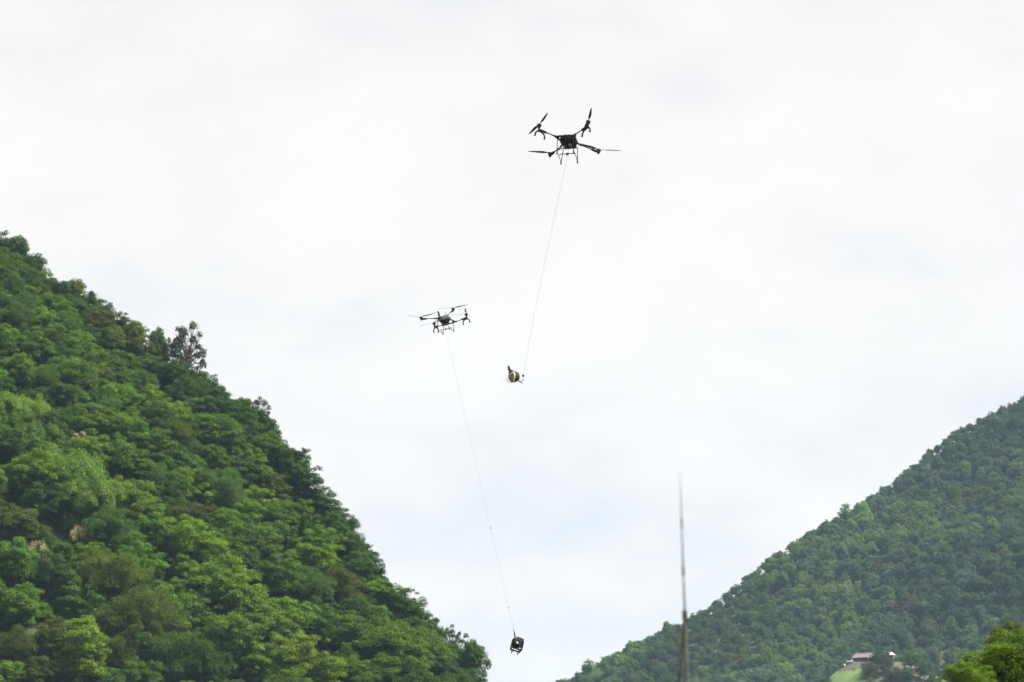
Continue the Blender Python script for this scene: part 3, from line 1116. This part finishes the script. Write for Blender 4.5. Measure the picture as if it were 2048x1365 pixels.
def make_drone(loc, Rm, label, blades, thick=1.0):
    t = empty('cargo_drone', loc)
    t.rotation_mode = 'QUATERNION'
    t.rotation_quaternion = Rm.to_quaternion()
    tag(t, label, 'drone', 'cargo drones in flight')
    # hull: bevelled core, wider at the top
    b = MB()
    secs = [(-0.165, 0.12, 0.10, 0.04), (-0.13, 0.18, 0.15, 0.04), (-0.03, 0.26, 0.21, 0.03), (0.04, 0.27, 0.23, 0.02), (0.08, 0.22, 0.19, 0.02)]
    vs_, fs = [], []
    n = 12
    for z, a, c, oy in secs:
        for k in range(n):
            an = 2 * math.pi * (k + 0.5) / n
            cx_, sx_ = math.cos(an), math.sin(an)
            vs_.append((a * math.copysign(abs(cx_) ** 0.55, cx_), oy + c * math.copysign(abs(sx_) ** 0.55, sx_), z))
    for i in range(len(secs) - 1):
        for k in range(n):
            k2 = (k + 1) % n
            fs.append((i * n + k, i * n + k2, (i + 1) * n + k2, (i + 1) * n + k))
    fs += [tuple(range(n - 1, -1, -1)), tuple(range((len(secs) - 1) * n, len(secs) * n))]
    b.add(vs_, fs).build('hull', M['plastic'], t, True)
    # grey cover on top, batteries behind, belly details
    MB().box((0, 0.01, 0.10), (0.38, 0.34, 0.06), 0.72).build('top_cover', M['grey'], t, bevel=0.025)
    for sx in (-1, 1):
        bt = MB().box((sx * 0.11, -0.22, -0.01), (0.17, 0.13, 0.15), 0.9).build('battery', M['plastic'], t, bevel=0.015)
        MB().box((sx * 0.11, -0.288, -0.01), (0.11, 0.012, 0.07)).build('battery_latch', M['grey'], bt)
    MB().box((-0.07, 0.08, -0.175), (0.10, 0.12, 0.05)).build('belly_light', M['pale'], t, bevel=0.01)
    MB().box((0.08, 0.04, -0.175), (0.08, 0.16, 0.045)).build('belly_panel', M['grey'], t, bevel=0.01)
    MB().tube([(-0.02, -0.02, -0.13), (-0.02, -0.02, -0.21), (-0.02, -0.02, -0.24)], [0.085, 0.075, 0.04], 12).build('winch', M['plastic'], t, True)
    MB().ball((0.0, 0.235, -0.05), (0.045, 0.03, 0.045), 10, 6).build('camera_eye', M['grey'], t, True)
    # carry mast and aerials standing on the cover
    m1 = MB().tube([(0.14, -0.14, 0.09), (0.17, -0.15, 0.36)], [0.042, 0.038], 10).build('mast', M['plastic'], t, True)
    MB().tube([(0.14, -0.14, 0.08), (0.143, -0.141, 0.15)], [0.06, 0.05], 10).build('mast_foot', M['pale'], m1, True)
    MB().tube([(-0.14, -0.14, 0.13), (-0.145, -0.14, 0.26)], 0.012, 6).build('aerial', M['grey'], t)
    # front frame: two spars with ribs between, open in the middle
    fr = MB()
    fr.tube([(-0.30, 0.48, -0.10), (0.30, 0.48, -0.10)], 0.030, 8)
    for x0, x1 in ((-0.24, -0.32), (-0.02, -0.03), (0.22, 0.30)):
        fr.tube([(x0, 0.18, -0.05), (x1, 0.48, -0.10)], 0.030, 8)
    fr.build('front_frame', M['carbon'], t, True)
    for sx in (-1, 1):
        MB().ball((sx * 0.14, 0.515, -0.11), (0.035, 0.03, 0.035), 8, 6).build('sensor', M['plastic'], t, True)
    # four arms, each with a motor, a rotor of two blades; the front pair has a forked foot
    for (sx, sy), (b1, b2) in blades.items():
        root = Vector((sx * 0.27, 0.47, -0.10) if sy > 0 else (sx * 0.27, -0.24, 0.04))
        tip = Vector((sx * 0.77, sy * 0.72, 0.03))
        dv = (tip - root).normalized()
        ar = MB().tube([Vector((sx * 0.20, 0.40 if sy > 0 else -0.14, root.z)), root + dv * 0.10, root + dv * 0.12, tip], [0.036, 0.030, 0.0175, 0.0175], 8).build('arm', M['carbon'], t, True)
        s0 = tip - dv * 0.27
        MB().tube([s0, s0 + dv * 0.05, s0 + dv * 0.20, tip + dv * 0.03], [0.02, 0.042, 0.045, 0.028], 8).build('arm_sleeve', M['carbon'], ar, True)
        mz = 0.10 if sy > 0 else 0.0
        MB().tube([tip + Vector((0, 0, -0.07 + mz)), tip + Vector((0, 0, -0.02 + mz)), tip + Vector((0, 0, 0.055 + mz)), tip + Vector((0, 0, 0.085 + mz))],
                  [0.022, 0.045, 0.072, 0.070], 12).build('motor', M['carbon'], ar, True)
        if mz:
            MB().tube([tip + Vector((0, 0, -0.03)), tip + Vector((0, 0, 0.06))], [0.032, 0.026], 8).build('motor_neck', M['carbon'], ar, True)
            side = Vector((dv.y, -dv.x, 0))
            fk = MB()
            c = tip - dv * 0.05 + Vector((0, 0, -0.04))
            for s in (-1, 1):
                fk.tube([c + Vector((0, 0, 0.0)), c + dv * (0.10 * s) + Vector((0, 0, -0.035)), c + dv * (0.15 * s) + Vector((0, 0, -0.11)),
                         c + dv * (0.155 * s) + Vector((0, 0, -0.19))], [0.03, 0.028, 0.024, 0.028], 8)
                fk.ball(c + dv * (0.155 * s) + Vector((0, 0, -0.20)), 0.034, 8, 6)
            fk.build('forked_foot', M['carbon'], ar, True)
        hub = tip + Vector((0, 0, 0.095 + mz))
        ro = MB().tube([(0, 0, -0.012), (0, 0, 0.02)], [0.035, 0.02], 10).build('rotor', M['carbon'], t, True)
        ro.location = hub
        for im in (b1, b2):
            bl = link('blade', BLADE, ro)
            bl.rotation_euler = (0, 0, angle_for(Rm, im))
    # landing gear: a skid on each side with two struts, a bar across
    for sx in (-1, 1):
        x = sx * 0.26
        lg = MB()
        lg.tube([(sx * 0.24, 0.46, -0.11), (x, 0.26, -0.56)], 0.0125, 7)
        lg.tube([(sx * 0.22, -0.26, -0.06), (x, -0.26, -0.60)], 0.0125, 7)
        lg.tube([(x, 0.26, -0.56), (x, 0.10, -0.53), (x, -0.10, -0.53), (x, -0.26, -0.60)], 0.0105, 7)
        skid = lg.build('landing_skid', M['carbon'], t, True)
        for y, z in ((0.26, -0.56), (-0.26, -0.60)):
            MB().tube([(x, y, z + 0.06), (x, y, z - 0.005), (x, y, z - 0.04)], [0.016, 0.027, 0.014], 8).build('rubber_foot', M['plastic'], skid, True)
    cb = MB().tube([(-0.245, 0.02, -0.45), (0.245, 0.02, -0.45)], 0.013, 7).build('cross_bar', M['carbon'], t, True)
    for sx in (-1, 1):
        MB().tube([(sx * 0.245, 0.02, -0.45), (sx * 0.235, 0.1, -0.53)], 0.012, 6).build('bar_clamp', M['carbon'], cb, True)
    MB().tube([(0, 0.02, -0.445), (0, 0.02, -0.48), (0, 0.02, -0.50)], [0.05, 0.045, 0.02], 10).build('radar', M['plastic'], cb, True)
    return t


D1, D2 = 119.0, 169.0
R1 = frame_matrix((-50, -2.75, -13.07), (-11.5, 23.75, 39))
R2 = frame_matrix((-31.75, -9, 12.8), (14.25, -8, 29.6))
make_drone(at(1137.5, 284, D1), R1, 'larger black cargo drone, seen from below, high in the sky',
           {(1, 1): ((18, 23), (-13, -12)), (-1, 1): ((5, 24), (-8, -20)), (1, -1): ((-43, 2), (23, 8)), (-1, -1): ((45, -3), (-43, 11))})
make_drone(at(888.3, 638.5, D2), R2, 'smaller black cargo drone with grey top, lower and left',
           {(1, 1): ((-15, -4), (14, 5)), (-1, 1): ((-3, 16), (-20, -3)), (1, -1): ((-28, 2), (16, 4)), (-1, -1): ((-28, -1), (24, 5))})


# ------------------------------------------------------------------ cables
def cable(name, label, p0, p1, d0, d1, rad, bow=0.0):
    pts = []
    for i in range(25):
        f = i / 24
        pts.append(at(p0[0] + (p1[0] - p0[0]) * f - bow * math.sin(math.pi * f), p0[1] + (p1[1] - p0[1]) * f, d0 + (d1 - d0) * f))
    o = pts[0]
    t = empty(name, o)
    tag(t, label, 'cable')
    MB().tube([q - o for q in pts], rad, 6).build('line', M['cable'], t, True)
    return t, o, pts


t1, o1, p1 = cable('tow_cable', 'thin cable hanging from the higher drone to the sack', (1137.5, 303), (1046, 751), D1, D1, 0.0036, 2.5)
# the straight part above ends at a round weight with swivel and hook
for nm, (px, py), shp in (('weight', (1046.3, 752), 'w'), ('swivel', (1046, 759.5), 's'), ('hook', (1043.8, 764), 'h')):
    c = at(px, py, D1) - o1
    bm_ = MB()
    if shp == 'w':
        bm_.ball(c, (0.034, 0.034, 0.042), 12, 8)
    elif shp == 's':
        bm_.tube([c + np.array((0, 0, 0.10)), c + np.array((0, 0, 0.02)), c, c - np.array((0, 0, 0.025)), c - np.array((0, 0, 0.055))], [0.004, 0.004, 0.014, 0.013, 0.004], 8)
    else:
        q = [c + np.array((math.cos(a) * 0.032 - 0.01, 0, math.sin(a) * 0.032)) for a in np.linspace(0.6, 5.6, 14)]
        bm_.tube(q, 0.0075, 6)
    bm_.build(nm, M['iron'], t1, True)

t2, o2, p2 = cable('tow_cable', 'thin cable with two splices hanging from the lower drone to the machine', (889, 650), (1029, 1266), D2, D2, 0.0046, 0.5)
for py in (1056, 1215):
    f = (py - 650) / (1266 - 650)
    c = at(889 + 140 * f, py, D2) - o2
    dv = unit(np.array(p2[-1] - p2[0]))
    MB().tube([c - dv * 0.06, c - dv * 0.045, c + dv * 0.045, c + dv * 0.06], [0.008, 0.024, 0.022, 0.008], 8).build('splice', M['alloy'], t2, True)
c0, c1 = at(1027.2, 1259, D2) - o2, at(1030, 1273.5, D2) - o2
MB().tube([c0, c0 * 0.4 + c1 * 0.6, c1], [0.012, 0.026, 0.03], 8).build('sling', M['iron'], t2, True)


# ------------------------------------------------------------------ the sack
def sack():
    k = F / D1
    o = at(1027, 754, D1)
    t = empty('sack', o)
    tag(t, 'olive sack with tan front and tied neck hanging under the higher drone', 'sack')

    def W(px, py, dep=0.0):
        return at(px, py, D1 + dep) - o
    # axis from the round bottom (lower right) to the tied neck and the tuft (upper left)
    ax = [(1034.5, 763.0, 2.0), (1033.5, 762.3, 6.0), (1031.5, 759.5, 9.8), (1029.2, 755.8, 11.8), (1026.4, 751.2, 11.2), (1023.6, 746.6, 7.8), (1021.0, 742.8, 4.4),
          (1019.4, 740.0, 2.2), (1018.3, 737.6, 1.9), (1017.6, 735.4, 2.6), (1017.2, 734.0, 3.0)]
    adir = unit(np.array(W(1018.3, 737.6)) - np.array(W(1034, 763)))
    side = unit(np.cross(adir, FW))         # across, in the picture
    dep = unit(np.cross(side, adir))
    n = 24
    vs_, fs = [], []
    rg = np.random.default_rng(9)

    def ringpt(c, r, a, i, off=0.0):
        r = r * 1.0 + off
        wob = 1 + 0.04 * math.sin(5 * a + i) + 0.03 * math.sin(9 * a + 2 * i)
        return c + (side * math.cos(a) + dep * math.sin(a) * 0.8) * r * wob
    cs = [(np.array(W(x, y)), r / k) for x, y, r in ax]
    for i, (c, r) in enumerate(cs):
        for j in range(n):
            vs_.append(ringpt(c, r, 2 * math.pi * j / n, i))
    for i in range(len(cs) - 1):
        for j in range(n):
            j2 = (j + 1) % n
            fs.append((i * n + j, i * n + j2, (i + 1) * n + j2, (i + 1) * n + j))
    fs += [tuple(range(n - 1, -1, -1)), tuple(range((len(cs) - 1) * n, len(cs) * n))]
    b = MB().add(vs_, fs).build('bag', M['sackcloth'], t, True)
    # which way is picture-left and towards us, in ring angle
    sgn_l = 1 if side @ RT < 0 else -1
    sgn_d = 1 if dep @ FW < 0 else -1

    def ang(u):   # u from picture-left (0) over the front (90) to picture-right (180), degrees
        a = R(u)
        return math.atan2(sgn_d * math.sin(a), sgn_l * math.cos(a))
    pv, pf = [], []
    rows = range(1, 6)
    umax = {1: 40, 2: 62, 3: 86, 4: 104, 5: 118}
    nu = 14
    for i in rows:
        c, r = cs[i]
        for u in np.linspace(-35, umax[i], nu):
            pv.append(ringpt(c, r, ang(u), i, 0.006))
    for a in range(len(rows) - 1):
        for q in range(nu - 1):
            pf.append((a * nu + q, a * nu + q + 1, (a + 1) * nu + q + 1, (a + 1) * nu + q))
    MB().add(pv, pf).build('front_panel', M['tan'], t, True)
    band = MB()
    edge = [ringpt(cs[i][0], cs[i][1], ang(umax[i] + 1), i, 0.006) for i in rows]
    top = [ringpt(cs[5][0], cs[5][1], ang(u), 5, 0.006) for u in (85, 40, -10)]
    band.tube(edge + top, [0.012, 0.022, 0.026, 0.026, 0.026, 0.022, 0.018, 0.01], 8)
    band.build('edge_band', M['cream'], t, True)
    MB().tube([cs[7][0] - adir * 0.02, cs[7][0] + adir * 0.02], 0.042, 10).build('neck_tie', M['sackcloth'], t, True)
    tf = MB()
    for i in range(7):
        e0 = cs[-2][0] + adir * 0.06 + (side * rg.normal(0, 0.035) + dep * rg.normal(0, 0.03))
        tf.tube([cs[-3][0], (cs[-3][0] + e0) / 2 + side * rg.normal(0, 0.01), e0], [0.012, 0.009, 0.003], 5)
    tf.tube([W(1019.5, 741), W(1016.5, 739.6), W(1013.6, 738.4)], [0.012, 0.010, 0.004], 6)
    tf.build('tuft', M['sackcloth'], t, True)
    lp = MB().tube([W(1012.6, 757.5), W(1013.4, 760.5), W(1015.2, 763.2), W(1017.8, 765.3), W(1021.3, 766.0), W(1025, 764.5)], 0.008, 6)
    lp.tube([W(1012.6, 757.5), W(1014.5, 755.5), W(1017, 756)], 0.007, 6)
    lp.build('loose_strap', M['alloy'], t, True)
    rp = MB().tube([W(1036.3, 759.5), W(1038.5, 762), W(1040, 764.2), W(1043, 766), W(1045.2, 767.4), W(1044.5, 764.5)], [0.012, 0.011, 0.017, 0.011, 0.009, 0.007], 7)
    rp.tube([W(1035, 762.6), W(1037.5, 763.2), W(1039.6, 764)], 0.006, 6)
    rp.build('lifting_rope', M['sackcloth'], t, True)


sack()


# ------------------------------------------------------------------ the slung machine
def machine():
    o = at(1034.5, 1289, D2)
    t = empty('engine_unit', o)
    t.rotation_euler = (R(-10), R(15), R(14))
    tag(t, 'black framed engine unit on feet slung under the lower drone', 'engine')
    # local: x across, z up, front towards -y; 1 m = 46 px
    hw, hd = 0.215, 0.15
    fr = MB()
    for sx in (-1, 1):
        for sy in (-1, 1):
            fr.tube([(sx * hw, sy * hd, -0.28), (sx * hw, sy * hd, 0.16), (sx * (hw - 0.03), sy * (hd - 0.03), 0.26)], 0.028, 7)
    for z in (-0.26, -0.07):
        for sy in (-1, 1):
            fr.tube([(-hw, sy * hd, z), (hw, sy * hd, z)], 0.036, 7)
        for sx in (-1, 1):
            fr.tube([(sx * hw, -hd, z), (sx * hw, hd, z)], 0.022, 7)
    fr.build('frame', M['iron'], t, True)
    MB().box((0.0, 0, 0.06), (0.43, 0.30, 0.22), 0.96).build('engine_block', M['iron'], t, bevel=0.012)
    MB().box((0.03, 0.01, 0.235), (0.30, 0.25, 0.15), 0.88).build('fuel_tank', M['oxblood'], t, bevel=0.015)
    MB().box((-0.07, -0.158, 0.045), (0.13, 0.03, 0.035)).build('name_plate', M['pale'], t, bevel=0.006)
    MB().box((-0.05, -0.158, 0.0), (0.09, 0.03, 0.035)).build('air_filter', M['white'], t, bevel=0.008)
    MB().box((0.15, 0.03, -0.16), (0.10, 0.14, 0.16), 0.8).build('side_cover', M['lilac'], t, bevel=0.015)
    MB().box((-0.14, -0.05, -0.17), (0.08, 0.14, 0.11)).build('gearbox', M['iron'], t, bevel=0.015)
    MB().ball((0.09, -0.14, -0.235), (0.05, 0.03, 0.035), 8, 6).build('muffler', M['alloy'], t, True)
    MB().box((-0.14, -0.05, 0.25), (0.05, 0.03, 0.16), rot=Matrix.Rotation(R(-35), 3, 'Y')).build('tank_strap', M['pale'], t)
    MB().tube([(0.20, 0, 0.0), (0.225, 0, 0.03), (0.225, 0, 0.10), (0.20, 0, 0.14)], [0.03, 0.045, 0.045, 0.03], 10).build('exhaust', M['iron'], t, True)
    MB().tube([(-0.11, 0.05, 0.27), (-0.09, 0.05, 0.345), (0.11, 0.05, 0.35), (0.165, 0.05, 0.33), (0.175, 0.05, 0.25)], 0.0085, 7).build('handle', M['pinkwire'], t, True)
    for sx in (-1, 1):
        for sy in (-1, 1):
            st = MB().tube([(sx * 0.14, sy * 0.12, -0.28), (sx * 0.14, sy * 0.12, -0.335)], 0.012, 6).build('leg', M['iron'], t)
            MB().tube([(sx * 0.14, sy * 0.12, -0.33), (sx * 0.14, sy * 0.12, -0.42)], 0.026, 9).build('rubber_foot', M['rubber'], st, True)


machine()

# ------------------------------------------------------------------ the pole
PD = 22.0
PK = PD / 28.0
base = at(1373.6, 1365, PD)
top = at(1360.5, 940, PD)
dirp = (top - base) / np.linalg.norm(top - base)
foot = base - dirp * (base[2] / dirp[2])
t = empty('telescopic_pole', foot)
tag(t, 'tall thin telescopic pole standing out of focus before the right hill', 'pole')


def on_pole(px, py):
    return at(px, py, PD) - foot


J1, J2, J3 = on_pole(1369.6, 1226), on_pole(1366.4, 1135), on_pole(1363.2, 1040)
MB().tube([(0, 0, -0.05), J1 * 0.5, J1], [0.020 * PK, 0.0140 * PK, 0.0125 * PK], 12).build('lower_section', M['polebrown'], t, True)
MB().tube([J1, J2], [0.0080 * PK, 0.0075 * PK], 10).build('middle_section', M['polelilac'], t, True)
MB().tube([J2, J3], [0.0060 * PK, 0.0052 * PK], 10).build('upper_section', M['polelilac'], t, True)
MB().tube([J3, top - foot], [0.0040 * PK, 0.0020 * PK], 10).build('tip_section', M['polelilac'], t, True)
for J, r in ((J1, 0.019 * PK), (J2, 0.0105 * PK), (J3, 0.0080 * PK)):
    MB().tube([J - dirp * 0.05, J - dirp * 0.04, J + dirp * 0.01, J + dirp * 0.015], [r * 0.8, r, r, r * 0.7], 10).build('collar', M['polebrown'] if r > 0.012 else M['polelilac'], t, True)
c0 = on_pole(1368.6, 1240)
c1 = on_pole(1357.0, 1365)
cd = (c1 - c0) / np.linalg.norm(c1 - c0)
c2 = c0 + cd * ((c0[2] + foot[2]) / -cd[2])
MB().tube([c0, c1, c2], [0.006 * PK, 0.008 * PK, 0.009 * PK], 8).build('stay', M['polebrown'], t, True)

# ------------------------------------------------------------------ air
hz = MB()
hx0, hx1, hy0, hy1, hz0, hz1 = -6100, 6100, -3100, 8100, -6, 640
hz.box(((hx0 + hx1) / 2, (hy0 + hy1) / 2, (hz0 + hz1) / 2), (hx1 - hx0, hy1 - hy0, hz1 - hz0))
hm = bpy.data.materials.new('haze_air')
hm.use_nodes = True
hn = hm.node_tree.nodes
hn.clear()
ho = hn.new('ShaderNodeOutputMaterial')
hv = hn.new('ShaderNodeVolumePrincipled')
hv.inputs['Color'].default_value = (0.52, 0.76, 1.0, 1)
hv.inputs['Density'].default_value = 0.000041
hv.inputs['Anisotropy'].default_value = 0.0
hm.node_tree.links.new(hv.outputs['Volume'], ho.inputs['Volume'])
tag(hz.build('haze', hm), 'thin bluish haze filling the valley', kind='stuff')
print('singles', len(single), 'rest', len(rest), 'objects', len(scn.objects))
